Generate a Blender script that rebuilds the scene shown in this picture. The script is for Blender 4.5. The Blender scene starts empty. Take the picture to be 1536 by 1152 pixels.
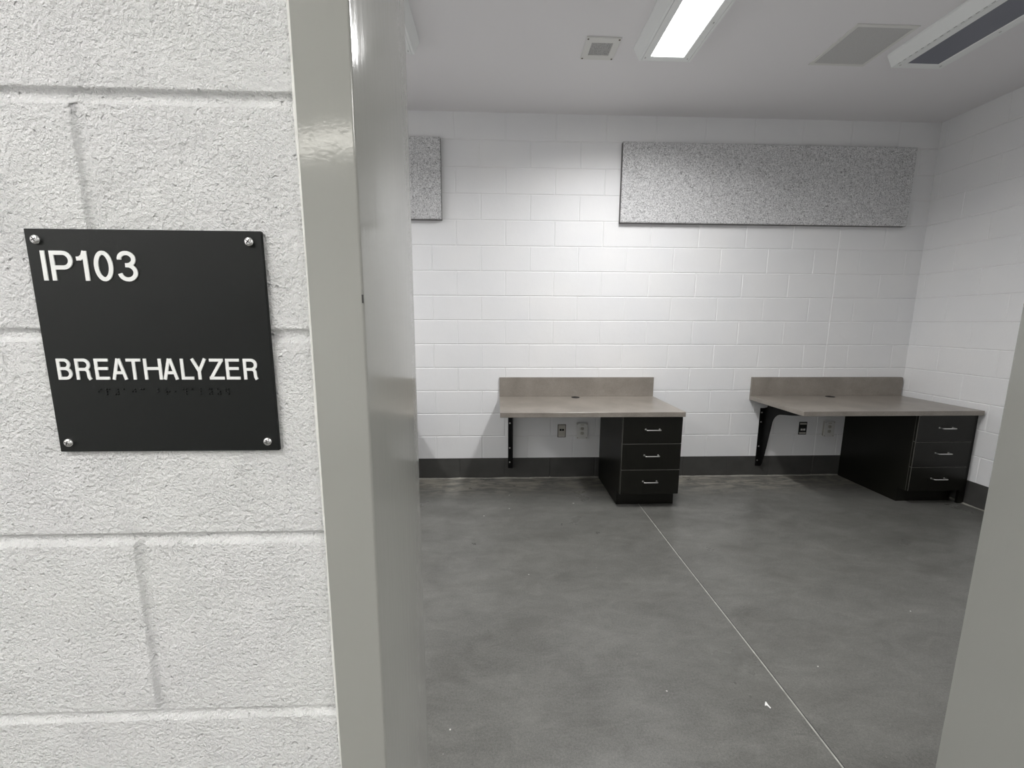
import bpy, math, random
from mathutils import Matrix, Vector
random.seed(7)
C = bpy.context.scene.collection
B = 0.2032                      # one block course (8 in)
H = 1.3984                      # eye height
D = 3.512                       # far wall
XR, XL = 3.671, -3.35           # side walls of the room
ZC = 3.036                      # ceiling
YN = 0.3932                     # corridor face of the near wall
YB = 0.612                      # room face of the near wall
Z1 = 0.191                      # top of the dark painted course
U0 = -0.3347                    # block joint origin on the far wall

# ---------------------------------------------------------------- materials
def new_mat(name):
    m = bpy.data.materials.new(name); m.use_nodes = True
    nt = m.node_tree; b = nt.nodes['Principled BSDF']
    return m, nt, b
def N(nt, t, **kw):
    n = nt.nodes.new(t)
    for k, v in kw.items():
        if k in n.inputs: n.inputs[k].default_value = v
        else: setattr(n, k, v)
    return n
def simple(name, col, rough=.5, metal=0., spec=.5, coat=0.):
    m, nt, b = new_mat(name)
    b.inputs['Base Color'].default_value = (*col, 1)
    b.inputs['Roughness'].default_value = rough
    b.inputs['Metallic'].default_value = metal
    b.inputs['Specular IOR Level'].default_value = spec
    b.inputs['Coat Weight'].default_value = coat
    return m
def coords(nt, scale=(1, 1, 1)):
    tc = N(nt, 'ShaderNodeTexCoord'); mp = N(nt, 'ShaderNodeMapping')
    mp.inputs['Scale'].default_value = scale
    nt.links.new(tc.outputs['Object'], mp.inputs['Vector'])
    return mp.outputs['Vector']
def noise(nt, vec, scale, detail=2., rough=.5, dist=0.):
    n = N(nt, 'ShaderNodeTexNoise')
    n.inputs['Scale'].default_value = scale; n.inputs['Detail'].default_value = detail
    n.inputs['Roughness'].default_value = rough; n.inputs['Distortion'].default_value = dist
    nt.links.new(vec, n.inputs['Vector'])
    return n.outputs['Fac']
def ramp(nt, fac, stops):
    r = N(nt, 'ShaderNodeValToRGB'); e = r.color_ramp.elements
    while len(e) < len(stops): e.new(.5)
    for el, (p, c) in zip(e, stops):
        el.position = p; el.color = (*c, 1) if len(c) == 3 else c
    nt.links.new(fac, r.inputs['Fac'])
    return r.outputs['Color']
def mathn(nt, op, a, b):
    n = N(nt, 'ShaderNodeMath', operation=op)
    for i, v in enumerate((a, b)):
        if isinstance(v, (int, float)): n.inputs[i].default_value = v
        else: nt.links.new(v, n.inputs[i])
    return n.outputs[0]
def mixc(nt, fac, a, b, mode='MIX'):
    n = N(nt, 'ShaderNodeMix', data_type='RGBA', blend_type=mode)
    ins = [s for s in n.inputs if s.type == 'RGBA']
    if isinstance(fac, (int, float)): n.inputs[0].default_value = fac
    else: nt.links.new(fac, n.inputs[0])
    for s, v in zip(ins, (a, b)):
        if isinstance(v, tuple): s.default_value = (*v, 1)
        else: nt.links.new(v, s)
    return [o for o in n.outputs if o.type == 'RGBA'][0]
def bump(nt, b, height, strength=1., dist=.001):
    n = N(nt, 'ShaderNodeBump'); n.inputs['Strength'].default_value = strength
    n.inputs['Distance'].default_value = dist
    nt.links.new(height, n.inputs['Height']); nt.links.new(n.outputs['Normal'], b.inputs['Normal'])

M = {}
# white painted block, seen close (corridor face)
m, nt, b = new_mat('painted_block_close'); v = coords(nt)
h1 = mathn(nt, 'MULTIPLY', noise(nt, v, 255, 4., .62), mathn(nt, 'ADD', mathn(nt, 'MULTIPLY', noise(nt, v, 26, 2.), 2.0), 1.3)); h2 = noise(nt, v, 100, 2., .5)
pm = ramp(nt, noise(nt, v, 150, 1.5, .5), [(.66, (0, 0, 0)), (.76, (1, 1, 1))])
hh = mathn(nt, 'ADD', h1, mathn(nt, 'MULTIPLY', h2, .7))
hh = mathn(nt, 'ADD', hh, mathn(nt, 'MULTIPLY', noise(nt, v, 620, 2., .5), .5))
hh = mathn(nt, 'SUBTRACT', hh, mathn(nt, 'MULTIPLY', pm, 1.0))
bump(nt, b, hh, 1., .0027)
tint = ramp(nt, noise(nt, v, 7, 2.), [(.3, (.865, .87, .865)), (.7, (.85, .848, .858))])
nt.links.new(tint, b.inputs['Base Color']); b.inputs['Roughness'].default_value = .5
M['close'] = m
# white painted block in the room
m, nt, b = new_mat('painted_block_room'); v = coords(nt)
hh = mathn(nt, 'ADD', noise(nt, v, 160, 3., .6), mathn(nt, 'MULTIPLY', noise(nt, v, 22, 2.), .8))
bump(nt, b, hh, .8, .0012)
tint = ramp(nt, noise(nt, v, 3, 2.), [(.3, (.86, .86, .86)), (.7, (.83, .835, .845))])
nt.links.new(tint, b.inputs['Base Color']); b.inputs['Roughness'].default_value = .5
M['block'] = m
m, nt, b = new_mat('dark_grey_painted_block'); v = coords(nt)
bump(nt, b, noise(nt, v, 160, 3., .6), .6, .001)
nt.links.new(ramp(nt, noise(nt, v, 9, 3.), [(.3, (.054, .053, .050)), (.7, (.068, .067, .063))]), b.inputs['Base Color'])
b.inputs['Roughness'].default_value = .5
M['dark_block'] = m
m, nt, b = new_mat('ceiling_paint'); v = coords(nt)
bump(nt, b, noise(nt, v, 260, 3.), .4, .0006)
b.inputs['Base Color'].default_value = (.84, .83, .84, 1); b.inputs['Roughness'].default_value = .65
M['ceiling'] = m
# polished concrete
m, nt, b = new_mat('polished_concrete'); v = coords(nt); v2 = coords(nt, (1, 2.2, 1))
c = ramp(nt, noise(nt, v2, 1.6, 8., .62, .6), [(.30, (.094, .094, .085)), (.5, (.150, .151, .138)), (.72, (.215, .214, .197))])
c = mixc(nt, .45, c, ramp(nt, noise(nt, v2, 5, 9., .74, .7), [(.32, (.055, .053, .048)), (.5, (.135, .134, .124)), (.68, (.235, .234, .215))]))
c = mixc(nt, .35, c, ramp(nt, noise(nt, v, 130, 4., .7), [(.3, (.07, .07, .066)), (.7, (.25, .25, .235))]))
# scattered darker damp-looking stains
dk = ramp(nt, noise(nt, coords(nt, (1, 1.8, 1)), 2.6, 9., .72, .4), [(.48, (0, 0, 0)), (.70, (1, 1, 1))])
c = mixc(nt, mathn(nt, 'MULTIPLY', dk, .33), c, (.062, .058, .050))
gr = ramp(nt, noise(nt, v, 420, 3., .7), [(.36, (.72, .72, .72)), (.64, (1.2, 1.2, 1.2))])
c = mixc(nt, 1., c, gr, 'MULTIPLY')
# pale dusty patches left along the foot of the far wall
sx = N(nt, 'ShaderNodeSeparateXYZ'); nt.links.new(v, sx.inputs[0])
mr = N(nt, 'ShaderNodeMapRange'); mr.inputs[1].default_value = 3.08; mr.inputs[2].default_value = 3.36
nt.links.new(sx.outputs['Y'], mr.inputs[0])
dm = ramp(nt, noise(nt, coords(nt, (1, 3.5, 1)), 5.5, 6., .65, 1.2), [(.42, (0, 0, 0)), (.60, (1, 1, 1))])
c = mixc(nt, mathn(nt, 'MULTIPLY', mathn(nt, 'MULTIPLY', dm, mr.outputs[0]), .9), c, (.33, .31, .265))
# tiny pale specks
vo = N(nt, 'ShaderNodeTexVoronoi'); vo.inputs['Scale'].default_value = 11; nt.links.new(v, vo.inputs['Vector'])
sp = ramp(nt, vo.outputs['Distance'], [(.022, (1, 1, 1)), (.035, (0, 0, 0))])
gate = ramp(nt, noise(nt, v, 4.3, 1.), [(.52, (0, 0, 0)), (.56, (1, 1, 1))])
c = mixc(nt, mathn(nt, 'MULTIPLY', mathn(nt, 'MULTIPLY', sp, gate), .55), c, (.42, .41, .39))
nt.links.new(c, b.inputs['Base Color'])
r = N(nt, 'ShaderNodeMapRange'); r.inputs[1].default_value = .3; r.inputs[2].default_value = .7
r.inputs[3].default_value = .26; r.inputs[4].default_value = .42
nt.links.new(noise(nt, v, 2.4, 5., .6), r.inputs[0]); nt.links.new(r.outputs[0], b.inputs['Roughness'])
bump(nt, b, noise(nt, v, 90, 4., .6), .25, .0006)
M['concrete'] = m
# glossy grey door frame paint with a faint roller texture
m, nt, b = new_mat('grey_frame_paint'); v = coords(nt, (1, 1, .12))
hh = mathn(nt, 'ADD', noise(nt, v, 110, 2.), mathn(nt, 'MULTIPLY', noise(nt, coords(nt), 300, 2.), .25))
bump(nt, b, hh, .3, .0007)
b.inputs['Base Color'].default_value = (.325, .327, .306, 1); b.inputs['Roughness'].default_value = .10
M['frame'] = m
M['caulk'] = simple('white_caulk', (.78, .78, .75), .4)
m, nt, b = new_mat('sealant'); v = coords(nt)
nt.links.new(ramp(nt, noise(nt, v, 14, 4.), [(.3, (.20, .195, .17)), (.7, (.36, .35, .31))]), b.inputs['Base Color'])
b.inputs['Roughness'].default_value = .7; M['sealant'] = m
m, nt, b = new_mat('joint_filler'); v = coords(nt)
nt.links.new(ramp(nt, noise(nt, v, 30, 3.), [(.3, (.27, .27, .245)), (.7, (.47, .47, .43))]), b.inputs['Base Color'])
b.inputs['Roughness'].default_value = .6; M['joint'] = m
M['joint_edge'] = simple('dark_saw_cut', (.03, .03, .03), .7)
# sign
m, nt, b = new_mat('black_sign_plastic'); v = coords(nt)
b.inputs['Base Color'].default_value = (.0085, .0098, .0095, 1); b.inputs['Roughness'].default_value = .45; b.inputs['Specular IOR Level'].default_value = .22
bump(nt, b, noise(nt, v, 1500, 2.), .25, .0003); M['sign'] = m
M['letter'] = simple('white_lettering', (.83, .84, .83), .45)
M['chrome'] = simple('bright_screw_steel', (.72, .72, .72), .22, 1.)
M['slot'] = simple('screw_recess', (.03, .03, .03), .5)
# worktop: fine speckled laminate
def laminate(name, a, c_, rough):
    m, nt, b = new_mat(name); v = coords(nt)
    c = ramp(nt, noise(nt, v, 380, 2., .6), [(.38, a), (.62, c_)])
    c = mixc(nt, .35, c, ramp(nt, noise(nt, v, 5, 4., .6), [(.35, tuple(x * .8 for x in a)), (.65, tuple(x * 1.1 for x in c_))]))
    nt.links.new(c, b.inputs['Base Color']); b.inputs['Roughness'].default_value = rough
    return m
M['laminate'] = laminate('grey_brown_laminate', (.20, .180, .156), (.33, .299, .263), .3)
M['black_plastic'] = simple('black_plastic', (.008, .008, .008), .45)
M['hole'] = simple('dark_hole', (.003, .003, .003), .9)
m, nt, b = new_mat('espresso_laminate'); v = coords(nt, (1, 1, .04))
nt.links.new(ramp(nt, noise(nt, v, 260, 3.), [(.3, (.0058, .0057, .0042)), (.7, (.0092, .0090, .0066))]), b.inputs['Base Color'])
b.inputs['Roughness'].default_value = .36; b.inputs['Specular IOR Level'].default_value = .28; M['cabinet'] = m
M['highlit_edge_band'] = simple('highlit_edge_banding', (.13, .127, .113), .35)  # grey banding, lightened to paint the light that drawer edges catch
M['nickel'] = simple('satin_nickel', (.72, .71, .69), .28, 1.)
M['black_steel'] = simple('black_powder_coat', (.003, .003, .003), .5, 0., .2)
M['plate'] = simple('ivory_plate', (.50, .48, .43), .35)
M['plate_edge'] = simple('brown_plate_gasket', (.10, .075, .055), .5)
M['white_plastic'] = simple('white_plastic', (.72, .72, .70), .3)
# wood-wool acoustic board
m, nt, b = new_mat('wood_wool_board'); v = coords(nt)
n1 = noise(nt, v, 75, 5., .72, 2.2)
c = ramp(nt, n1, [(.37, (.14, .14, .145)), (.46, (.54, .54, .545)), (.55, (.92, .92, .925))])
nt.links.new(c, b.inputs['Base Color']); b.inputs['Roughness'].default_value = .9
bump(nt, b, n1, 1., .006); M['board'] = m
M['board_side'] = simple('board_edge', (.16, .155, .155), .9)
M['fixture'] = simple('white_enamel', (.88, .90, .89), .35)
M['latch'] = simple('latch_grey', (.45, .45, .44), .4)
M['trim_white'] = simple('vent_white', (.74, .74, .71), .4)
m, nt, b = new_mat('perforated_grey'); v = coords(nt)
vo = N(nt, 'ShaderNodeTexVoronoi'); vo.inputs['Scale'].default_value = 160; nt.links.new(v, vo.inputs['Vector'])
nt.links.new(ramp(nt, vo.outputs['Distance'], [(.25, (.16, .16, .16)), (.4, (.44, .44, .43))]), b.inputs['Base Color'])
b.inputs['Roughness'].default_value = .6; M['perf'] = m
m, nt, b = new_mat('panel_grey'); v = coords(nt)
nt.links.new(ramp(nt, noise(nt, v, 300, 2.), [(.4, (.50, .50, .49)), (.6, (.60, .60, .59))]), b.inputs['Base Color'])
b.inputs['Roughness'].default_value = .6; M['hatch'] = m
def lamp_mat(name, col, s):
    m, nt, b = new_mat(name)
    b.inputs['Base Color'].default_value = (.8, .8, .8, 1)
    b.inputs['Emission Color'].default_value = (*col, 1); b.inputs['Emission Strength'].default_value = s
    return m
M['lit'] = lamp_mat('lit_diffuser', (1., .99, .985), 9.)
M['lit_hall'] = lamp_mat('lit_corridor_diffuser', (1., .985, .95), 29.)
M['lit_far'] = lamp_mat('lit_far_corridor_diffuser', (1., .97, .89), 14.)
m, nt, b = new_mat('unlit_lens'); v = coords(nt)
b.inputs['Base Color'].default_value = (.17, .178, .215, 1); b.inputs['Roughness'].default_value = .3
bump(nt, b, noise(nt, v, 240, 2.), .5, .001); M['lens_off'] = m
M['speck'] = simple('pale_speck', (.62, .61, .58), .6)
M['chip'] = simple('white_debris', (.85, .85, .83), .6)

# ---------------------------------------------------------------- mesh helpers
class MB:
    def __init__(s): s.v = []; s.f = []; s.mi = []
    def add(s, vs, fs, mi=0):
        o = len(s.v); s.v += [tuple(p) for p in vs]
        s.f += [tuple(o + i for i in f) for f in fs]; s.mi += [mi] * len(fs)
    def box(s, x0, x1, y0, y1, z0, z1, mi=0, bev=0.):
        if bev <= 0:
            vs = [(x, y, z) for x in (x0, x1) for y in (y0, y1) for z in (z0, z1)]
            s.add(vs, [(0, 1, 3, 2), (4, 6, 7, 5), (0, 4, 5, 1), (2, 3, 7, 6), (0, 2, 6, 4), (1, 5, 7, 3)], mi); return
        c = [(x0, x1), (y0, y1), (z0, z1)]; idx = {}; vs = []
        for sx in (0, 1):
            for sy in (0, 1):
                for sz in (0, 1):
                    for a in range(3):      # vertex lying on the face of axis a
                        p = []
                        for k, sg in enumerate((sx, sy, sz)):
                            q = c[k][sg]
                            if k != a: q += bev * (1 if sg == 0 else -1)
                            p.append(q)
                        idx[(sx, sy, sz, a)] = len(vs); vs.append(p)
        fs = []
        for a in range(3):
            o = [k for k in range(3) if k != a]
            for sg in (0, 1):
                q = []
                for (i, j) in ((0, 0), (1, 0), (1, 1), (0, 1)):
                    k3 = [0, 0, 0]; k3[a] = sg; k3[o[0]] = i; k3[o[1]] = j
                    q.append(idx[(*k3, a)])
                fs.append(tuple(q))
        for a in range(3):                  # edges along axis a
            o = [k for k in range(3) if k != a]
            for i in (0, 1):
                for j in (0, 1):
                    q = []
                    for t, fa in ((0, o[0]), (1, o[0]), (1, o[1]), (0, o[1])):
                        k3 = [0, 0, 0]; k3[a] = t; k3[o[0]] = i; k3[o[1]] = j
                        q.append(idx[(*k3, fa)])
                    fs.append(tuple(q))
        for sx in (0, 1):
            for sy in (0, 1):
                for sz in (0, 1): fs.append(tuple(idx[(sx, sy, sz, a)] for a in range(3)))
        s.add(vs, fs, mi)
    def prism(s, poly, f, t0, t1, mi=0):    # poly 2D, f(a,b,t)->xyz
        n = len(poly)
        vs = [f(a, b_, t0) for a, b_ in poly] + [f(a, b_, t1) for a, b_ in poly]
        fs = [tuple(range(n)), tuple(range(2 * n - 1, n - 1, -1))] + [(i, (i + 1) % n, (i + 1) % n + n, i + n) for i in range(n)]
        s.add(vs, fs, mi)
    def lathe(s, prof, f, seg=24, mi=0):    # prof: (r, h); f(a,b,h)->xyz
        vs = []; k = len(prof)
        for i in range(seg):
            a = 2 * math.pi * i / seg
            for r_, h_ in prof: vs.append(f(r_ * math.cos(a), r_ * math.sin(a), h_))
        fs = [(i * k + j, ((i + 1) % seg) * k + j, ((i + 1) % seg) * k + j + 1, i * k + j + 1) for i in range(seg) for j in range(k - 1)]
        fs.append(tuple(i * k + k - 1 for i in range(seg))); fs.append(tuple(i * k for i in range(seg)))
        s.add(vs, fs, mi)
    def tube(s, pts, r_, seg=10, mi=0):
        pts = [Vector(p) for p in pts]; rings = []
        for i, p in enumerate(pts):
            d = (pts[min(i + 1, len(pts) - 1)] - pts[max(i - 1, 0)]).normalized()
            u = d.cross(Vector((0, 0, 1)))
            if u.length < .1: u = d.cross(Vector((1, 0, 0)))
            u.normalize(); w = d.cross(u)
            rings.append([p + (u * math.cos(2 * math.pi * k / seg) + w * math.sin(2 * math.pi * k / seg)) * r_ for k in range(seg)])
        vs = [q for r0 in rings for q in r0]
        fs = [(i * seg + k, i * seg + (k + 1) % seg, (i + 1) * seg + (k + 1) % seg, (i + 1) * seg + k) for i in range(len(pts) - 1) for k in range(seg)]
        fs += [tuple(range(seg)), tuple(range((len(pts) - 1) * seg, len(pts) * seg))]
        s.add(vs, fs, mi)
    def build(s, name, mats, parent=None, smooth=False, loc=None, kind=None, fix=True):
        me = bpy.data.meshes.new(name)
        me.from_pydata(s.v, [], s.f)
        if not isinstance(mats, (list, tuple)): mats = [mats]
        for m_ in mats: me.materials.append(m_)
        for p, i in zip(me.polygons, s.mi): p.material_index = i; p.use_smooth = bool(smooth)
        if fix:
            import bmesh
            bm = bmesh.new(); bm.from_mesh(me); bmesh.ops.recalc_face_normals(bm, faces=bm.faces[:]); bm.to_mesh(me); bm.free()
        o = bpy.data.objects.new(name, me); C.objects.link(o)
        if parent: o.parent = parent
        if loc: o.location = loc
        if smooth == 'auto':
            me.set_sharp_from_angle(angle=math.radians(35))
        if kind: o['kind'] = kind
        return o
def thing(name, label, cat, loc=(0, 0, 0), group=None):
    o = bpy.data.objects.new(name, None); C.objects.link(o); o.location = loc; o.empty_display_size = .1
    o['label'] = label; o['category'] = cat
    if group: o['group'] = group
    return o
def tag(o, label, cat, group=None):
    o['label'] = label; o['category'] = cat
    if group: o['group'] = group
    return o
def dup(root, loc, label, group=None):
    r = root.copy(); C.objects.link(r); r.location = loc; r['label'] = label
    if group: r['group'] = group
    def rec(src, dst):
        for ch in list(src.children):
            c = ch.copy(); C.objects.link(c); c.parent = dst; rec(ch, c)
    rec(root, r)
    return r

# ---------------------------------------------------------------- block walls
def block_wall(mb, umin, umax, zs, joints, f, hw=.0062, dep=.0046, vr=(.45, 1.), hr=(.7, 1.), deep=(), mi=0, prof=((0, 1.), (.3, .88), (.62, .42), (1., 0.))):
    hd = {z: dep * random.uniform(*hr) for z in zs}
    for k in range(len(zs) - 1):
        z0, z1 = zs[k], zs[k + 1]
        js = [umin] + [j for j in joints(k) if umin + .012 < j < umax - .012] + [umax]
        dv = [0] + [dep * (1.15 if any(abs(j - q) < 1e-3 for q in deep) else random.uniform(*vr)) for j in js[1:-1]] + [0]
        for i in range(len(js) - 1):
            a, b_ = js[i], js[i + 1]
            def ax(lo, hi, dl, dh):
                out = [(lo + p * hw, d * dl) for p, d in prof]
                out += [(hi - p * hw, d * dh) for p, d in reversed(prof)]
                return out
            U = ax(a, b_, dv[i], dv[i + 1])
            bot = 0 if k == 0 else hd[z0]; top = 0 if k == len(zs) - 2 else hd[z1]
            Z = ax(z0, z1, bot, top)
            vs = [f(u, z, max(du, dz)) for u, du in U for z, dz in Z]; n = len(Z)
            fs = [(p * n + q, (p + 1) * n + q, (p + 1) * n + q + 1, p * n + q + 1) for p in range(len(U) - 1) for q in range(n - 1)]
            mb.add(vs, fs, mi)
zs_room = [Z1 + k * B for k in range(15)]; zs_room[-1] = ZC
def far_joints(row):            # row 0 is the dark course
    par = row % 2
    js = [U0 + u * B for u in range(-20, 24) if u % 2 == par]
    return sorted(set(js + [CJ]), key=lambda t: t) if par else js
CJ = U0 + 16 * B
f_far = lambda u, z, d: (u, D + d, z)
mb = MB(); block_wall(mb, XL, XR, zs_room, lambda k: far_joints(k + 1), f_far, deep=(CJ,))
mb.box(XL - .2, XR + .2, D + .0045, D + .2, 0, ZC + .05)
mb.build('wall_back', M['block'], kind='structure', fix=False)
mb = MB(); block_wall(mb, XL, XR, [0, Z1], lambda k: far_joints(0), f_far, vr=(.6, 1.), deep=(CJ,))
mb.box(XL, XR, D + .0044, D + .01, 0, Z1)
mb.build('baseboard_back', M['dark_block'], kind='structure', fix=False)
f_rt = lambda u, z, d: (XR + d, u, z)
YJ = 2.842
def rt_joints(row):
    o = YJ if row % 2 else YJ + B
    return sorted(o + 2 * B * i for i in range(-7, 4) if YB < o + 2 * B * i < D)
mb = MB(); block_wall(mb, YB, D, zs_room, lambda k: rt_joints(k + 1), f_rt)
mb.box(XR + .0045, XR + .2, YB - .1, D + .1, 0, ZC + .05)
mb.build('wall_right', M['block'], kind='structure', fix=False)
mb = MB(); block_wall(mb, YB, D, [0, Z1], lambda k: rt_joints(0), f_rt)
mb.box(XR + .0044, XR + .01, YB, D, 0, Z1)
mb.build('baseboard_right', M['dark_block'], kind='structure', fix=False)
f_lt = lambda u, z, d: (XL - d, u, z)
mb = MB(); block_wall(mb, YB, D, zs_room, lambda k: rt_joints(k + 1), f_lt)
mb.box(XL - .2, XL - .0045, YB - .1, D + .1, 0, ZC + .05)
mb.build('wall_left', M['block'], kind='structure', fix=False)
mb = MB(); block_wall(mb, YB, D, [0, Z1], lambda k: rt_joints(0), f_lt)
mb.box(XL - .01, XL - .0044, YB, D, 0, Z1)
mb.build('baseboard_left', M['dark_block'], kind='structure', fix=False)

# near wall with the doorway
FXL, FXR = -.1715, -.1225       # left jamb: outer edge, opening side
RXL = .8215                     # opening side of the right jamb
RXR = RXL + .049
HZ = 2.134                      # underside of the head
YF, YG = .3865, .6185           # corridor and room faces of the frame
CX0, CX1, CY0 = -3.4, 3.4, -4.2 # corridor
ZH = 2.75                       # corridor ceiling
nz = [0.] + [.9784 + k * B for k in range(-4, 9)] + [ZC]
f_near = lambda u, z, d: (u, YN + d, z)
def near_joints(i):             # nz[i]..nz[i+1]; course k has its lower joint at .9784+k*B
    k = i - 5
    o = -.3595 if k % 2 == 0 else -.3595 + B
    return sorted(o + 2 * B * q for q in range(-9, 11))
ztop = HZ + .0508
PN = ((0, 1.), (.14, .985), (.28, .93), (.42, .82), (.56, .64), (.68, .42), (.8, .2), (.9, .06), (1., 0.))
mb = MB()
block_wall(mb, CX0, FXL - .003, nz, near_joints, f_near, hw=.0072, dep=.0042, vr=(.85, 1.1), hr=(.85, 1.1), prof=PN)
block_wall(mb, RXR + .003, CX1, nz, near_joints, f_near, hw=.0072, dep=.0042, vr=(.85, 1.1), hr=(.85, 1.1), prof=PN)
zz = [ztop] + [z for z in nz if z > ztop + .03]
block_wall(mb, FXL - .003, RXR + .003, zz, lambda k: near_joints(nz.index(zz[k + 1]) - 1), f_near, hw=.0068, dep=.0042)
for a, b_, c0 in ((CX0, FXL, 0), (RXR, CX1, 0), (FXL, RXR, ztop)):
    mb.box(a, b_, YN + .006, YB, c0, ZC + .02, 1)
mb.build('wall_front', [M['close'], M['block']], kind='structure', fix=False)
mb = MB()
for a, b_ in ((XL, FXL), (RXR, XR)): mb.box(a, b_, YB - .001, YB + .0015, 0, Z1)
mb.build('baseboard_front', M['dark_block'], kind='structure')

# steel door frame
door = bpy.data.objects.new('door_1', None); C.objects.link(door); door.location = (.35, YN, 0); door['kind'] = 'structure'
door['label'] = 'glossy grey painted steel door frame around the open doorway'
def jamb(outer, inner, z1, nm):
    sgn = 1 if inner > outer else -1; r_ = .0026; poly = [(outer, YF), ]
    for k in range(6):
        a = k / 5 * math.pi / 2
        poly.append((inner - sgn * r_ + sgn * r_ * math.sin(a), YF + r_ - r_ * math.cos(a)))
    for k in range(6):
        a = k / 5 * math.pi / 2
        poly.append((inner - sgn * r_ + sgn * r_ * math.cos(a), YG - r_ + r_ * math.sin(a)))
    poly.append((outer, YG))
    mb = MB(); mb.prism([(x - .35, y - YN) for x, y in poly], lambda a, b_, t: (a, b_, t), 0, z1)
    return mb.build(nm, M['frame'], door, smooth='auto')
jamb(FXL, FXR, HZ + .0508, 'jamb'); jamb(RXR, RXL, HZ + .0508, 'jamb')
mb = MB(); mb.box(FXR - .35, RXL - .35, YF - YN, YG - YN, HZ, HZ + .0508, 0, .002); mb.build('head', M['frame'], door)
mb = MB()
pts = []
n = 90
for i in range(n + 1):
    z = i / n * (HZ + .05); w = .0008 * math.sin(z * 23) + .0005 * math.sin(z * 71)
    pts.append((z, w))
for (z0, w0), (z1, w1) in zip(pts, pts[1:]):
    prof = lambda w: [(-.0055 + w, YN + .0018), (-.0042 + w * .5, YN - .0012), (-.002, YN - .0042), (.0003, YF - .0002), (.0005, YN + .002)]
    a = [(FXL + x - .35, y - YN, z0) for x, y in prof(w0)]; b_ = [(FXL + x - .35, y - YN, z1) for x, y in prof(w1)]
    mb.add(a + b_, [(i, i + 1, i + 6, i + 5) for i in range(4)])
mb.build('caulk_bead', M['caulk'], door, smooth=True)
mb = MB(); mb.box(RXR - .001 - .35, RXR + .005 - .35, YF - YN + .001, .002, 0, HZ + .05, 0, .001); mb.build('caulk_bead', M['caulk'], door)
# small dark scuff on the rounded corner of the jamb
mb = MB(); mb.box(FXR - .0016 - .35, FXR - .0002 - .35, YF - YN + .0001, YF - YN + .0012, 1.415, 1.4225); mb.build('scuff_mark', M['slot'], door)

# floor, ceiling
mb = MB(); mb.box(-4.2, 4.2, CY0 - .1, D + .1, -.1, 0); mb.build('floor', M['concrete'], kind='structure')
mb = MB(); mb.box(XL - .1, XR + .1, YB - .15, D + .1, ZC, ZC + .1); mb.build('ceiling', M['ceiling'], kind='structure')
mb = MB(); mb.box(CX0 - .1, CX1 + .1, CY0 - .1, YN - .0002, ZH, ZH + .1); mb.build('ceiling', M['ceiling'], kind='structure')
mb = MB()
mb.box(CX0 - .1, CX1 + .1, CY0 - .2, CY0, 0, ZH); mb.build('wall_corridor_back', M['block'], kind='structure')
mb = MB(); mb.box(CX0 - .1, CX0, CY0, YN, 0, ZH); mb.build('wall_corridor_left', M['block'], kind='structure')
mb = MB(); mb.box(CX1, CX1 + .1, CY0, YN, 0, ZH); mb.build('wall_corridor_right', M['block'], kind='structure')
# sealant bead at the foot of the walls
mb = MB()
def bead(f, a, b_):
    n = 60; P = []
    for i in range(n + 1):
        u = a + (b_ - a) * i / n; w = .016 + .006 * math.sin(u * 9.1) + .004 * math.sin(u * 31); h_ = .007 + .002 * math.sin(u * 17)
        P.append([f(u, 0, .0008), f(u, w, .0008), f(u, w * .55, h_ * .7), f(u, 0, h_ * 1.6)])
    for p, q in zip(P, P[1:]): mb.add(p + q, [(1, 2, 6, 5), (2, 3, 7, 6)])
bead(lambda u, w, z: (u, D + .004 - w, z), XL, XR); bead(lambda u, w, z: (XR + .004 - w, u, z), YB, D)
mb.build('trim_1', M['sealant'], kind='structure', smooth=True)
# filled saw-cut joint in the floor
mb = MB(); xj = 1.0995
P = []
for i in range(61):
    y = .0 + (D - .02) * i / 60; P.append((xj + .0012 * math.sin(y * 5) , y))
for (x0, y0), (x1, y1) in zip(P, P[1:]):
    mb.add([(x0 - .0032, y0, .0006), (x0 + .0032, y0, .0006), (x1 + .0032, y1, .0006), (x1 - .0032, y1, .0006)], [(0, 1, 2, 3)], 0)
    mb.add([(x0 + .0034, y0, .0004), (x0 + .0066, y0, .0004), (x1 + .0066, y1, .0004), (x1 + .0034, y1, .0004)], [(0, 1, 2, 3)], 1)
mb.build('trim_2', [M['joint'], M['joint_edge']], kind='structure')

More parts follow.
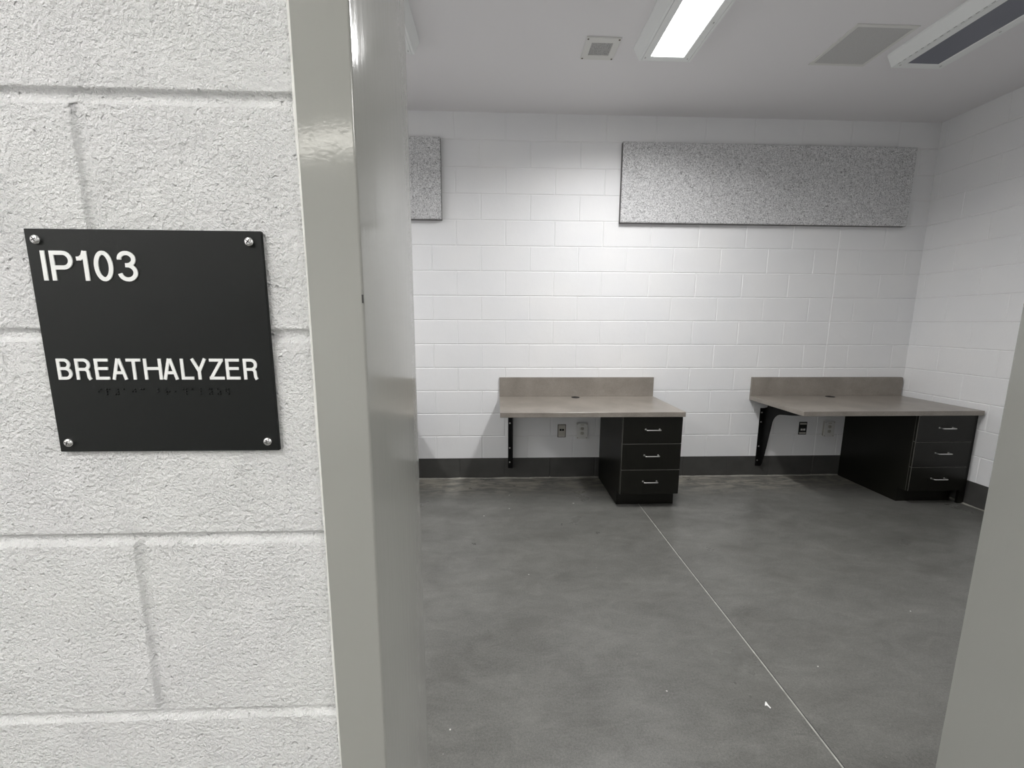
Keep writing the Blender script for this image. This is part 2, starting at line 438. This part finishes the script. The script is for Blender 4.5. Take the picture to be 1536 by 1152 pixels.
# ---------------------------------------------------------------- room sign
SX0, SX1, SZ0, SZ1 = -.4152, -.2113, 1.2742, 1.4777
SY = .389; scx, scz = (SX0 + SX1) / 2, (SZ0 + SZ1) / 2
sign = thing('room_sign', 'square black room sign reading IP103 BREATHALYZER screwed to the white block wall', 'sign', (scx, SY, scz))
L = lambda x, y, z: (x - scx, y - SY, z - scz)
mb = MB(); mb.box(SX0 - scx, SX1 - scx, 0, .0036, SZ0 - scz, SZ1 - scz, 0, .0004); mb.build('plate', M['sign'], sign)
def stroke(mb, pts, t, y0, y1, closed=False):
    n = len(pts); P = [Vector(p) for p in pts]; Lf = []; Rt = []
    for i in range(n):
        if closed: a, c = P[i - 1], P[(i + 1) % n]
        else: a, c = P[max(i - 1, 0)], P[min(i + 1, n - 1)]
        d1 = (P[i] - a); d2 = (c - P[i])
        if d1.length < 1e-9: d1 = d2
        if d2.length < 1e-9: d2 = d1
        d1 = d1.normalized(); d2 = d2.normalized()
        n1 = Vector((-d1.y, d1.x)); n2 = Vector((-d2.y, d2.x)); m_ = (n1 + n2).normalized()
        s_ = min(1 / max(m_.dot(n1), .3), 2.6) * t / 2
        Lf.append(P[i] + m_ * s_); Rt.append(P[i] - m_ * s_)
    vs = []
    for y in (y0, y1):
        for q in Lf + Rt: vs.append((q.x, y, q.y))
    m2 = 2 * n; fs = []
    rng = range(n) if closed else range(n - 1)
    for i in rng:
        j = (i + 1) % n
        fs += [(i, j, n + j, n + i), (m2 + i, m2 + n + i, m2 + n + j, m2 + j), (i, m2 + i, m2 + j, j), (n + i, n + j, m2 + n + j, m2 + n + i)]
    if not closed: fs += [(0, n, m2 + n, m2), (n - 1, m2 + n - 1, m2 + 2 * n - 1, 2 * n - 1)]
    mb.add(vs, fs)
def arc(cx, cy, rx, ry, a0, a1, n=14):
    return [(cx + rx * math.cos(math.radians(a0 + (a1 - a0) * i / n)), cy + ry * math.sin(math.radians(a0 + (a1 - a0) * i / n))) for i in range(n + 1)]
def glyph(mb, ch, x0, x1, zb, zt, t, y0, y1):
    w, h_ = x1 - x0, zt - zb; g = t / 2; X0, X1, Zb, Zt = x0 + g, x1 - g, zb + g, zt - g
    cnt = [0]
    def S(p, c=False):
        cnt[0] += 1; stroke(mb, p, t, y0 - cnt[0] * .00003, y1 + .0001, c)
    if ch == 'I': S([((x0 + x1) / 2, zb), ((x0 + x1) / 2, zt)])
    elif ch in 'PRB':
        zm = zb + h_ * (.44 if ch == 'P' else .49 if ch == 'R' else .53); r_ = (Zt - zm) / 2
        xe = X1 if ch == 'P' else X1 - w * (.05 if ch == 'R' else .07)
        rx = min(r_ * 1.0, (xe - X0) * .6)
        S([(X0, zb), (X0, zt)])
        S([(X0, Zt)] + arc(xe - rx, (Zt + zm) / 2, rx, r_, 90, -90) + [(X0, zm)])
        if ch == 'B':
            r2 = (zm - Zb) / 2; rx = r2 * 1.0
            S([(X0, zm)] + arc(X1 - rx, (zm + Zb) / 2, rx, r2, 90, -90) + [(X0, Zb)])
        if ch == 'R':
            k = X1 - w * .12
            S([(k - w * .22, zm)] + arc(k - w * .22, zm - w * .22, w * .22, w * .22, 90, 0, 8) + [(k + w * .02, zb + h_ * .12), (k + w * .10, zb)])
    elif ch == '1':
        S([(X1, zb), (X1, zt)])
        S([(x0, zb + h_ * .74), (x0 + w * .30, zb + h_ * .745), (x0 + w * .6, zb + h_ * .82), (X1 - g * .1, zt - h_ * .01)][:4])
    elif ch == '0':
        S(arc((X0 + X1) / 2, (Zb + Zt) / 2, (X1 - X0) / 2, (Zt - Zb) / 2 + t * .1, 0, 350, 35), True)
    elif ch == '3':
        cx = (X0 + X1) / 2 - w * .0; zm = zb + h_ * .535; r1 = (Zt - zm) / 2 + t * .05; r2 = (zm - Zb) / 2 + t * .05
        S(arc(cx, Zt - r1 + t * .1, (X1 - X0) / 2 * .90, r1, 185, -80, 20) + [(cx - w * .08, zm)])
        S([(cx - w * .08, zm)] + arc(cx, Zb + r2 - t * .1, (X1 - X0) / 2, r2, 80, -170, 22))
    elif ch == 'E':
        S([(X0, zb), (X0, zt)]); S([(x0, Zt), (x1, Zt)]); S([(x0, Zb), (x1, Zb)]); S([(x0, zb + h_ * .53), (x1 - w * .06, zb + h_ * .53)])
    elif ch == 'A':
        cx = (x0 + x1) / 2
        S([(x0 + g * 1.05, zb), (cx - g * .35, zt)]); S([(x1 - g * 1.05, zb), (cx + g * .35, zt)])
        S([(x0 + w * .2, zb + h_ * .33), (x1 - w * .2, zb + h_ * .33)])
    elif ch == 'T': S([((x0 + x1) / 2, zb), ((x0 + x1) / 2, zt)]); S([(x0, Zt), (x1, Zt)])
    elif ch == 'H': S([(X0, zb), (X0, zt)]); S([(X1, zb), (X1, zt)]); S([(X0, zb + h_ * .53), (X1, zb + h_ * .53)])
    elif ch == 'L': S([(X0, zb), (X0, zt)]); S([(x0, Zb), (x1, Zb)])
    elif ch == 'Y':
        cx = (x0 + x1) / 2; zm = zb + h_ * .42
        S([(cx, zb), (cx, zm)]); S([(x0 + g * 1.05, zt), (cx, zm - g * .3)]); S([(x1 - g * 1.05, zt), (cx, zm - g * .3)])
    elif ch == 'Z':
        S([(x0 + w * .06, Zt), (x1 - w * .02, Zt)]); S([(x0, Zb), (x1, Zb)]); S([(x0 + g * 1.1, zb + t * .6), (x1 - g * 1.2, zt - t * .6)])
def word(name, items, zb, zt, t, dz):
    mb = MB()
    for ch, a, b_ in items: glyph(mb, ch, a - scx, b_ - scx, zb - scz, zt - scz, t, -dz, .0005)
    return mb.build(name, M['letter'], sign)
o = word('room_number', [('I', -.4037, -.4000), ('P', -.3962, -.3770), ('1', -.3735, -.3642), ('0', -.3590, -.3428), ('3', -.3393, -.3220)], 1.4332, 1.4590, .0036, .0008)
o['label'] = 'raised white room number IP103'
o = word('lettering', [('B', -.4053, -.3925), ('R', -.3891, -.3751), ('E', -.3718, -.3594), ('A', -.3573, -.3433), ('T', -.3432, -.3303),
      ('H', -.3278, -.3118), ('A', -.3112, -.2973), ('L', -.2945, -.2835), ('Y', -.2853, -.2707), ('Z', -.2690, -.2555), ('E', -.2535, -.2410), ('R', -.2375, -.2242)], 1.3437, 1.3633, .0027, .0008)
o['label'] = 'raised white word BREATHALYZER'
cells = [(2, 4), (1, 2, 3, 4), (3, 4, 5, 6), (1,), (2, 4, 5), (1, 4), (), (1, 2), (1, 2, 3, 5), (2,), (1, 4, 5, 6), (1,), (1, 2, 3), (1, 3, 4, 5, 6), (1, 3, 5, 6), (1, 2, 4, 5, 6)]
mb = MB()
for i, c in enumerate(cells):
    for d in c:
        x = -.3722 + i * .00775 + (.0024 if d > 3 else 0) - scx; z = 1.3346 - ((d - 1) % 3) * .0024 - scz
        mb.lathe([(.00088, .0001), (.00082, -.0004), (.0006, -.0008), (.0002, -.0009)], lambda a, b_, h_, x=x, z=z: (x + a, h_, z + b_), 10)
mb.build('braille', M['sign'], sign, smooth=True)
def screw_mesh(R, h, slot=True):
    mb = MB(); mb.lathe([(R, 0), (R, -h * .35), (R * .9, -h * .7), (R * .65, -h * .93), (R * .3, -h)], lambda a, b_, t: (a, t, b_), 20)
    return mb
for i, (x, z, a) in enumerate(((-.4053, 1.4683, .5), (-.2218, 1.4683, .9), (-.4055, 1.2835, -.4), (-.2210, 1.2835, .2))):
    s = screw_mesh(.0041, .0030).build('screw', M['chrome'], sign, smooth='auto', loc=L(x, SY, z))
    mb = MB()
    for k in (0, 1):
        ca, sa = math.cos(a + k * math.pi / 2), math.sin(a + k * math.pi / 2)
        vs = [(u * ca - w * sa, y, u * sa + w * ca) for u in (-.0021, .0021) for y in (-.00315, -.0022) for w in (-.00035, .00035)]
        mb.add(vs, [(0, 1, 3, 2), (4, 6, 7, 5), (0, 4, 5, 1), (2, 3, 7, 6), (0, 2, 6, 4), (1, 5, 7, 3)])
    mb.build('drive_recess', M['slot'], s)

# ---------------------------------------------------------------- desks
ZT = .7534; YFD = 2.853
def worktop(x0, x1, label, rounded=False, group='worktops along the far wall'):
    t = thing('worktop', label, 'desk', (x0, D, 0), group); w = x1 - x0
    mb = MB(); th = .036
    # slab with a round cable hole under the grommet
    mb.box(0, w, YFD - D, -.0006, ZT - th, ZT, 0, .0015); mb.build('countertop', M['laminate'], t)
    mb = MB(); bw = w if not rounded else w - .006; z0, z1 = ZT + .0002, .922
    poly = [(0, z0), (bw, z0)]
    if rounded: poly += [(bw - .018 + .018 * math.cos(a * math.pi / 12), z1 - .018 + .018 * math.sin(a * math.pi / 12)) for a in range(7)]
    else: poly += [(bw, z1)]
    poly += [(0, z1)]
    mb.prism(poly, lambda a, b_, y: (a, y, b_), -.020, -.0006); mb.build('backsplash', M['laminate'], t)
    gx = .657 if not rounded else .690
    mb = MB(); mb.lathe([(.036, 0), (.036, .002), (.033, .004), (.028, .0042)], lambda a, b_, h_: (gx + a, -.066 + b_, ZT + h_), 28)
    g_ = mb.build('grommet', M['black_plastic'], t, smooth='auto')
    mb = MB(); mb.box(gx - .012, gx + .012, -.066 + .006, -.066 + .024, ZT + .0043, ZT + .0047); mb.build('cable_slot', M['hole'], g_)
    return t
worktop(.022, 1.377, 'grey-brown worktop with low backsplash, the one at the middle of the far wall')
worktop(2.262, 3.655, 'grey-brown worktop in the right corner, its end against the right wall', True)
worktop(-2.235, -.88, 'grey-brown worktop behind the left door jamb, at the left of the far wall')

def cabinet(label):
    W = .447; yb = 0; yf = YFD + .04 - D          # body front, local y relative to wall
    t = thing('drawer_cabinet', label, 'cabinet', (.922, D, 0), 'drawer cabinets under the worktops')
    ztop = ZT - .0365; zt = .115; ytoe = 2.955 - D
    mb = MB()
    side = [(-.002, 0), (ytoe, 0), (ytoe, zt), (yf, zt), (yf, ztop), (-.002, ztop)]
    for x in (0, W - .018): mb.prism(side, lambda a, b_, x_: (x_, a, b_), x, x + .018)
    mb.box(.018, W - .018, yf, -.02, zt, zt + .018); mb.box(.018, W - .018, -.02, -.003, 0, ztop); mb.box(.018, W - .018, yf, -.02, ztop - .018, ztop)
    mb.build('body', M['cabinet'], t)
    mb = MB(); mb.box(.018, W - .018, ytoe + .001, ytoe + .015, 0, zt); mb.build('toe_kick', M['cabinet'], t)
    mb = MB(); mb.box(0.0003, .0177, yf - .0008, yf, zt + .001, ztop); mb.build('highlit_edge_band', M['highlit_edge_band'], t)
    mb = MB(); mb.box(W - .0177, W - .0003, yf - .0008, yf, zt + .001, ztop); mb.build('highlit_edge_band', M['highlit_edge_band'], t)
    for z0, z1 in ((.513, .712), (.312, .508), (.118, .307)):
        mb = MB(); y1 = yf - .001; y0 = y1 - .019
        mb.box(.002, W - .002, y0, y1, z0, z1, 0, .0004)
        if z1 < .6: mb.box(.0022, W - .0022, y0 - .0002, y1 - .0008, z1 - .0012, z1 + .0009, 1)    # pale strip paints the light caught along the top edge
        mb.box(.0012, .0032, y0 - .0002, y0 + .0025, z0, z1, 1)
        d = mb.build('drawer', [M['cabinet'], M['highlit_edge_band']], t)
        hz = {.513: .6195, .312: .4215, .118: .2185}[z0]; hx = W / 2; hl = .052
        mb = MB(); ya = y0; yo = y0 - .030; r_ = .006; P = [(hx - hl, ya + .001, hz)]
        for k in range(7):
            a = k / 6 * math.pi / 2; P.append((hx - hl + r_ - r_ * math.cos(a), yo + r_ - r_ * math.sin(a), hz))
        for k in range(7):
            a = k / 6 * math.pi / 2; P.append((hx + hl - r_ + r_ * math.sin(a), yo + r_ - r_ * math.cos(a), hz))
        P.append((hx + hl, ya + .001, hz))
        mb.tube(P, .0042, 10)
        for x in (hx - hl, hx + hl): mb.lathe([(.0065, 0), (.0065, -.002), (.0045, -.003)], lambda a, b_, h_, x=x: (x + a, ya + h_, hz + b_), 14)
        mb.build('handle', M['nickel'], d, smooth='auto')
    return t
cab = cabinet('black three-drawer cabinet under the worktop at the middle of the far wall')
dup(cab, (3.172, D, 0), 'black three-drawer cabinet under the corner worktop, beside the right wall')
dup(cab, (-1.335, D, 0), 'black three-drawer cabinet behind the left door jamb')
# filler between the corner cabinet and the wall
mb = MB(); mb.box(3.6215, XR - .001, 2.90, 2.918, .0, ZT - .037); tag(mb.build('filler_strip', M['cabinet']), 'narrow black filler strip between the corner drawer cabinet and the right wall', 'filler strip')

def bracket(label):
    t = thing('support_bracket', label, 'bracket', (.098, D, 0), 'steel brackets under the worktops')
    zt = ZT - .0365; zb = .098; W = .040
    mb = MB(); mb.box(0, W, -.006, -.0005, zb, .640, 0, .0005)
    # curved gusset, standing out from the wall
    out = [(-.004, zb), (-.022, zb + .004), (-.040, .135), (-.062, .22), (-.080, .31), (-.100, .42), (-.118, .515)]
    for k in range(1, 8):
        a = k / 8 * math.pi / 2; out.append((-.118 - .11 * (1 - math.cos(a)) - .012 * k / 8, .515 + .115 * math.sin(a)))
    out += [(-.36, .652), (-.50, .684), (-.555, .697), (-.56, zt - .0005), (-.055, zt - .0005), (-.045, .655), (-.004, .640)]
    mb.prism(out, lambda a, b_, x: (x, a, b_), W - .006, W)
    mb.box(0, W, -.56, -.055, zt - .006, zt - .0004, 0, .0005)
    mb.build('bracket_arm', M['black_steel'], t)
    for z in (.600, .512, .285, .152):
        mb = MB(); mb.lathe([(.0075, 0), (.007, -.002), (.004, -.0035)], lambda a, b_, h_, z=z: (.016 + a, -.006 + h_, z + b_), 14)
        mb.build('screw', M['nickel'], t, smooth='auto')
    return t
br = bracket('black steel bracket under the left end of the middle worktop')
dup(br, (2.372, D, 0), 'black steel curved bracket under the left end of the corner worktop')
dup(br, (-2.16, D, 0), 'black steel bracket under the worktop behind the left door jamb')

# ---------------------------------------------------------------- outlets
def data_plate(x0, z0, dark, label):
    w, h_ = .0735, .118
    t = thing('data_outlet', label, 'wall outlet', (x0, D, z0), 'data plates under the worktops')
    if dark:
        mb = MB(); mb.box(0, w, -.006, 0, 0, h_, 0, .001); mb.build('plate', M['black_plastic'], t)
        mb = MB(); mb.box(.006, w - .006, -.0068, -.0055, h_ - .024, h_ - .010); mb.build('label_strip', M['plate'], t)
        mb = MB(); mb.box(.006, w - .006, -.0068, -.0055, .008, .021); mb.build('label_strip', M['plate'], t)
        for x in (.016, .040): 
            mb = MB(); mb.box(x, x + .019, -.0085, -.0055, .038, .056, 0, .001); mb.build('jack', M['white_plastic'], t)
    else:
        mb = MB(); mb.box(0, w, -.004, 0, 0, h_, 0, .001); mb.build('gasket', M['plate_edge'], t)
        mb = MB(); mb.box(.0055, w - .0055, -.0075, -.002, .0055, h_ - .0055, 0, .0012); mb.build('plate', M['plate'], t)
        mb = MB(); mb.box(.010, w - .010, -.0079, -.007, .008, .013); mb.build('label_strip', M['white_plastic'], t)
        for x in (.017, .0385):
            mb = MB(); mb.box(x, x + .018, -.0082, -.007, .060, .078, 0, .0004); mb.build('jack', M['hole'], t)
    return t
data_plate(.540, .380, False, 'ivory two-jack data plate on the wall under the middle worktop')
data_plate(2.748, .392, True, 'black two-jack data plate on the wall under the corner worktop')
def power(x0, z0, label):
    w, h_ = .098, .142; dp = .022
    t = thing('power_outlet', label, 'wall outlet', (x0, D, z0), 'power outlets under the worktops')
    mb = MB(); mb.box(.006, w - .006, -dp, -.0003, .006, h_ - .006, 0, .002); mb.build('back_box', M['plate'], t)
    mb = MB(); mb.box(0, w, -dp - .005, -dp - .0002, 0, h_, 0, .0015); p = mb.build('plate', M['white_plastic'], t)
    for zc in (.050, .092):
        mb = MB(); yy = -dp - .005
        mb.lathe([(.0165, 0), (.0165, -.0012), (.015, -.002)], lambda a, b_, q: (w / 2 + a, yy + q, zc + max(-.0135, min(.0135, b_))), 20)
        r_ = mb.build('receptacle', M['plate'], t, smooth='auto')
        mb = MB(); yq = yy - .0022
        mb.box(w / 2 - .0075, w / 2 - .005, yq, yq + .001, zc - .001, zc + .008); mb.box(w / 2 + .005, w / 2 + .0072, yq, yq + .001, zc, zc + .0075)
        mb.lathe([(.0028, 0), (.0027, -.0002)], lambda a, b_, q: (w / 2 + a, yq + .0004 + q, zc - .007 + b_), 10); mb.build('slots', M['hole'], r_)
    for x in (.009, w - .009):
        for z in (.009, h_ - .009):
            mb = MB(); mb.lathe([(.0032, 0), (.003, -.001)], lambda a, b_, q: (x + a, -dp - .005 + q, z + b_), 12); mb.build('screw', M['plate_edge'], t)
    mb = MB(); mb.box(w / 2 - .016, w / 2 + .016, -dp - .0056, -dp - .0049, .122, .130); mb.build('label_strip', M['plate'], t)
    return t
power(.706, .372, 'ivory surface-mounted duplex power outlet under the middle worktop')
power(2.968, .376, 'ivory surface-mounted duplex power outlet under the corner worktop')

# ---------------------------------------------------------------- acoustic panels
def panel(x0, x1, z0, z1, label):
    mb = MB(); y1 = D - .0008; y0 = D - .050; c = .009
    P = [[(x0 + o, y, z0 + o), (x1 - o, y, z0 + o), (x1 - o, y, z1 - o), (x0 + o, y, z1 - o)] for o, y in ((0, y1), (0, y0 + c), (c * .35, y0 + c * .3), (c, y0))]
    for i, (a, b_) in enumerate(zip(P, P[1:])): mb.add(a + b_, [(k, (k + 1) % 4, (k + 1) % 4 + 4, k + 4) for k in range(4)], 1 if i == 0 else 0)
    mb.add(P[3], [(0, 1, 2, 3)]); mb.add(P[0], [(3, 2, 1, 0)], 1)
    return tag(mb.build('acoustic_panel', [M['board'], M['board_side']]), label, 'acoustic panel', 'acoustic panels high on the far wall')
panel(1.012, 3.450, 2.208, 2.826, 'long speckled grey acoustic panel high on the far wall, right one above both desks')
panel(-2.883, -.4445, 2.214, 2.832, 'speckled grey acoustic panel on the far wall, cut off by the left door jamb')

# ---------------------------------------------------------------- ceiling lights
def ceiling_light(cx, cy, lit, label, zc=ZC, hb=.158, ht=.190, L2=.61, h_=.073, lens=(.098, .566), mat=None, grp='long surface-mounted ceiling lights'):
    t = thing('ceiling_light', label, 'ceiling light', (cx, cy, zc), grp)
    mb = MB(); R = lambda a, b_, z: [(-a, -b_, z), (a, -b_, z), (a, b_, z), (-a, b_, z)]
    rings = [R(ht, L2, -.0003), R(ht, L2, -.012), R(hb, L2, -h_), R(hb - .014, L2 - .004, -h_), R(hb - .0145, L2 - .0045, -h_ + .004)]
    for a, b_ in zip(rings, rings[1:]): mb.add(a + b_, [(k, (k + 1) % 4, (k + 1) % 4 + 4, k + 4) for k in range(4)])
    mb.add(rings[-1], [(0, 1, 2, 3)]); mb.add(rings[0], [(0, 1, 2, 3)])
    mb.build('housing', M['fixture'], t)
    mb = MB(); q = h_
    rings = [R(hb - .0162, L2 - .006, -q + .004), R(hb - .0162, L2 - .006, -q - .0006), R(lens[0] + .004, lens[1] + .004, -q - .0006), R(lens[0], lens[1], -q + .003)]
    for a, b_ in zip(rings, rings[1:]): mb.add(a + b_, [(k, (k + 1) % 4, (k + 1) % 4 + 4, k + 4) for k in range(4)])
    mb.build('lens_frame', M['fixture'], t)
    mb = MB(); mb.box(-lens[0] - .002, lens[0] + .002, -lens[1] - .002, lens[1] + .002, -q + .0025, -q + .0036)
    dd = mb.build('diffuser', (mat or M['lit']) if lit else M['lens_off'], t)
    if lit and not mat:
        ld = bpy.data.lights.new('diffuser_light', 'AREA'); ld.shape = 'RECTANGLE'; ld.size = lens[0] * 2; ld.size_y = lens[1] * 1.7
        ld.energy = LAMP; ld.spread = math.radians(SPREAD); ld.color = (1., .99, .985)
        lo = bpy.data.objects.new('diffuser_light', ld); C.objects.link(lo); lo.parent = t; lo.location = (0, 0, -q - .001)
    if not lit: dd['label'] = 'dark unlit diffuser'
    for x, y in ((hb - .030, L2 - .03), (hb - .030, L2 - .33), (-hb + .030, L2 - .03), (hb - .03, -L2 + .03)):
        mb = MB(); mb.box(x - .003, x + .003, y - .006, y + .006, -q - .002, -q - .0005, 0, .0005); mb.build('latch', M['latch'], t)
    if not lit:
        mb = MB()
        for k in range(34):
            y = L2 - .045 - k * .034; mb.box(-hb + .001, -hb + .006, y - .011, y + .004, -q - .0012, -q + .0006)
        mb.build('edge_dashes', M['latch'], t)  # row of small grey dashes along the left housing edge
    return t
CYL = 2.09
LAMP = 39.; SPREAD = 160.
ceiling_light(1.017, CYL, True, 'lit long white ceiling light at the top centre, its diffuser glowing')
ceiling_light(2.600, CYL, False, 'unlit long white ceiling light with dark diffuser, at the top right corner')
ceiling_light(-.645, CYL, False, 'unlit white ceiling light, only a corner showing past the left door jamb')
ceiling_light(-2.22, CYL, True, 'lit white ceiling light hidden behind the left door jamb')
hk = dict(zc=ZH, hb=.30, ht=.305, L2=.60, h_=.03, lens=(.27, .57), mat=M['lit_hall'], grp='corridor ceiling lights')
o = ceiling_light(-1.15, -2.62, True, 'lit flat corridor ceiling light far behind the viewer', **{**hk, 'hb': .85, 'ht': .855, 'L2': .165, 'lens': (.82, .135), 'mat': M['lit_far']})
o = ceiling_light(-1.0, -.66, True, 'lit flat corridor ceiling light over the sign', **{**hk, 'L2': .26, 'lens': (.27, .23)})
ceiling_light(-2.75, -1.7, True, 'lit flat corridor ceiling light left of the viewer', **hk)
ceiling_light(1.9, -1.35, True, 'added flat corridor ceiling light right of the viewer, brightening the left door jamb', **hk)  # unseen lamp, added to brighten the opening side of the left jamb

# ---------------------------------------------------------------- ceiling vent and access panel
def framed(name, cx, cy, w, d, iw, idp, label, cat, inner, mats, scr=True, th=.008):
    t = thing(name, label, cat, (cx, cy, ZC))
    mb = MB(); R = lambda a, b_, z: [(-a, -b_, z), (a, -b_, z), (a, b_, z), (-a, b_, z)]
    rings = [R(w / 2, d / 2, -.0003), R(w / 2, d / 2, -th * .7), R(w / 2 - .002, d / 2 - .002, -th), R(iw / 2 + .002, idp / 2 + .002, -th), R(iw / 2, idp / 2, -.001)]
    for a, b_ in zip(rings, rings[1:]): mb.add(a + b_, [(k, (k + 1) % 4, (k + 1) % 4 + 4, k + 4) for k in range(4)])
    mb.build('frame', mats[0], t)
    mb = MB(); mb.box(-iw / 2 - .001, iw / 2 + .001, -idp / 2 - .001, idp / 2 + .001, -.003, -.001); mb.build(inner, mats[1], t)
    if scr:
        for sx in (-1, 1):
            for sy in (-1, 1):
                mb = MB(); mb.lathe([(.006, 0), (.0055, -.001), (.003, -.002)], lambda a, b_, h_: (sx * (w / 2 - .011) + a, sy * (d / 2 - .012) + b_, -th + h_), 12)
                mb.build('screw', M['plate_edge'], t)
    return t
framed('ceiling_vent', .627, 2.717, .206, .200, .124, .112, 'small square white ceiling vent with grey perforated centre and four screws', 'vent', 'grille', (M['trim_white'], M['perf']))
framed('ceiling_access_panel', 2.176, 2.633, .362, .362, .318, .320, 'flat square grey panel in a white frame on the ceiling, between the lit and the unlit light', 'access panel', 'panel', (M['trim_white'], M['hatch']), False, .005)

# ---------------------------------------------------------------- debris on the floor
mb = MB()
poly = [(-.0085, -.004), (-.004, .004), (.0035, .013), (.0065, .012), (.0060, .001), (.0085, -.012), (.0040, -.014), (.0015, -.004), (-.004, -.0015)]
mb.prism(poly, lambda a, b_, z: (a, b_, z), .0003, .0022)
tag(mb.build('debris_chip', M['chip'], loc=(.995, 1.274, 0)), 'small white V-shaped chip on the concrete floor, left of the floor joint', 'debris')
for x, y, r_, lb in ((.176, 2.086, .006, 'tiny white speck on the open floor left of the filled joint, mid-room'), (.649, 1.343, .006, 'tiny white speck on the open floor left of the V-shaped chip'),
                 (.594, 2.981, .013, 'pale speck on the floor at the left foot of the middle drawer cabinet'), (.099, 3.143, .007, 'white speck on the floor right under the middle desk bracket'),
                 (.092, 2.903, .008, 'white speck on the floor just in front of the middle desk bracket'), (1.319, 1.434, .006, 'tiny white speck on the floor right of the floor joint'),
                 (2.03, 1.736, .006, 'tiny white speck on the floor near the right door jamb'), (-.164, 1.22, .006, 'tiny white speck on the floor beside the left door jamb'),
                 (-.096, 2.791, .006, 'tiny white speck on the floor left of the middle desk')):
    mb = MB(); P = []
    for k in range(7):
        a = k / 7 * 2 * math.pi; q = r_ * random.uniform(.35, .75); P.append((q * math.cos(a), q * .8 * math.sin(a)))
    mb.prism(P, lambda a, b_, z: (a, b_, z), .0003, .0016)
    tag(mb.build('debris_chip', M['speck'], loc=(x, y, 0)), lb, 'debris', 'white specks of debris on the floor')

# ---------------------------------------------------------------- world, camera
w = bpy.data.worlds.new('World'); bpy.context.scene.world = w; w.use_nodes = True
w.node_tree.nodes['Background'].inputs[0].default_value = (.5, .5, .5, 1); w.node_tree.nodes['Background'].inputs[1].default_value = .05
cd = bpy.data.cameras.new('Camera'); cam = bpy.data.objects.new('Camera', cd); C.objects.link(cam)
yaw, pit, rol = .0373, -.1515, .0042
f = Vector((math.sin(yaw) * math.cos(pit), math.cos(yaw) * math.cos(pit), math.sin(pit)))
rt = Vector((math.cos(yaw), -math.sin(yaw), 0)); up = rt.cross(f)
r2 = rt * math.cos(rol) + up * math.sin(rol); u2 = -rt * math.sin(rol) + up * math.cos(rol)
R = Matrix((r2, u2, -f)).transposed().to_4x4(); R.translation = (0, 0, H); cam.matrix_world = R
cd.sensor_width = 36; cd.lens = 610.68 / 1536 * 36; cd.clip_start = .01
sc = bpy.context.scene; sc.camera = cam
sc.view_settings.view_transform = 'Standard'; sc.view_settings.look = 'None'
sc.view_settings.exposure = 0; sc.view_settings.gamma = 1; sc.view_settings.use_curve_mapping = False
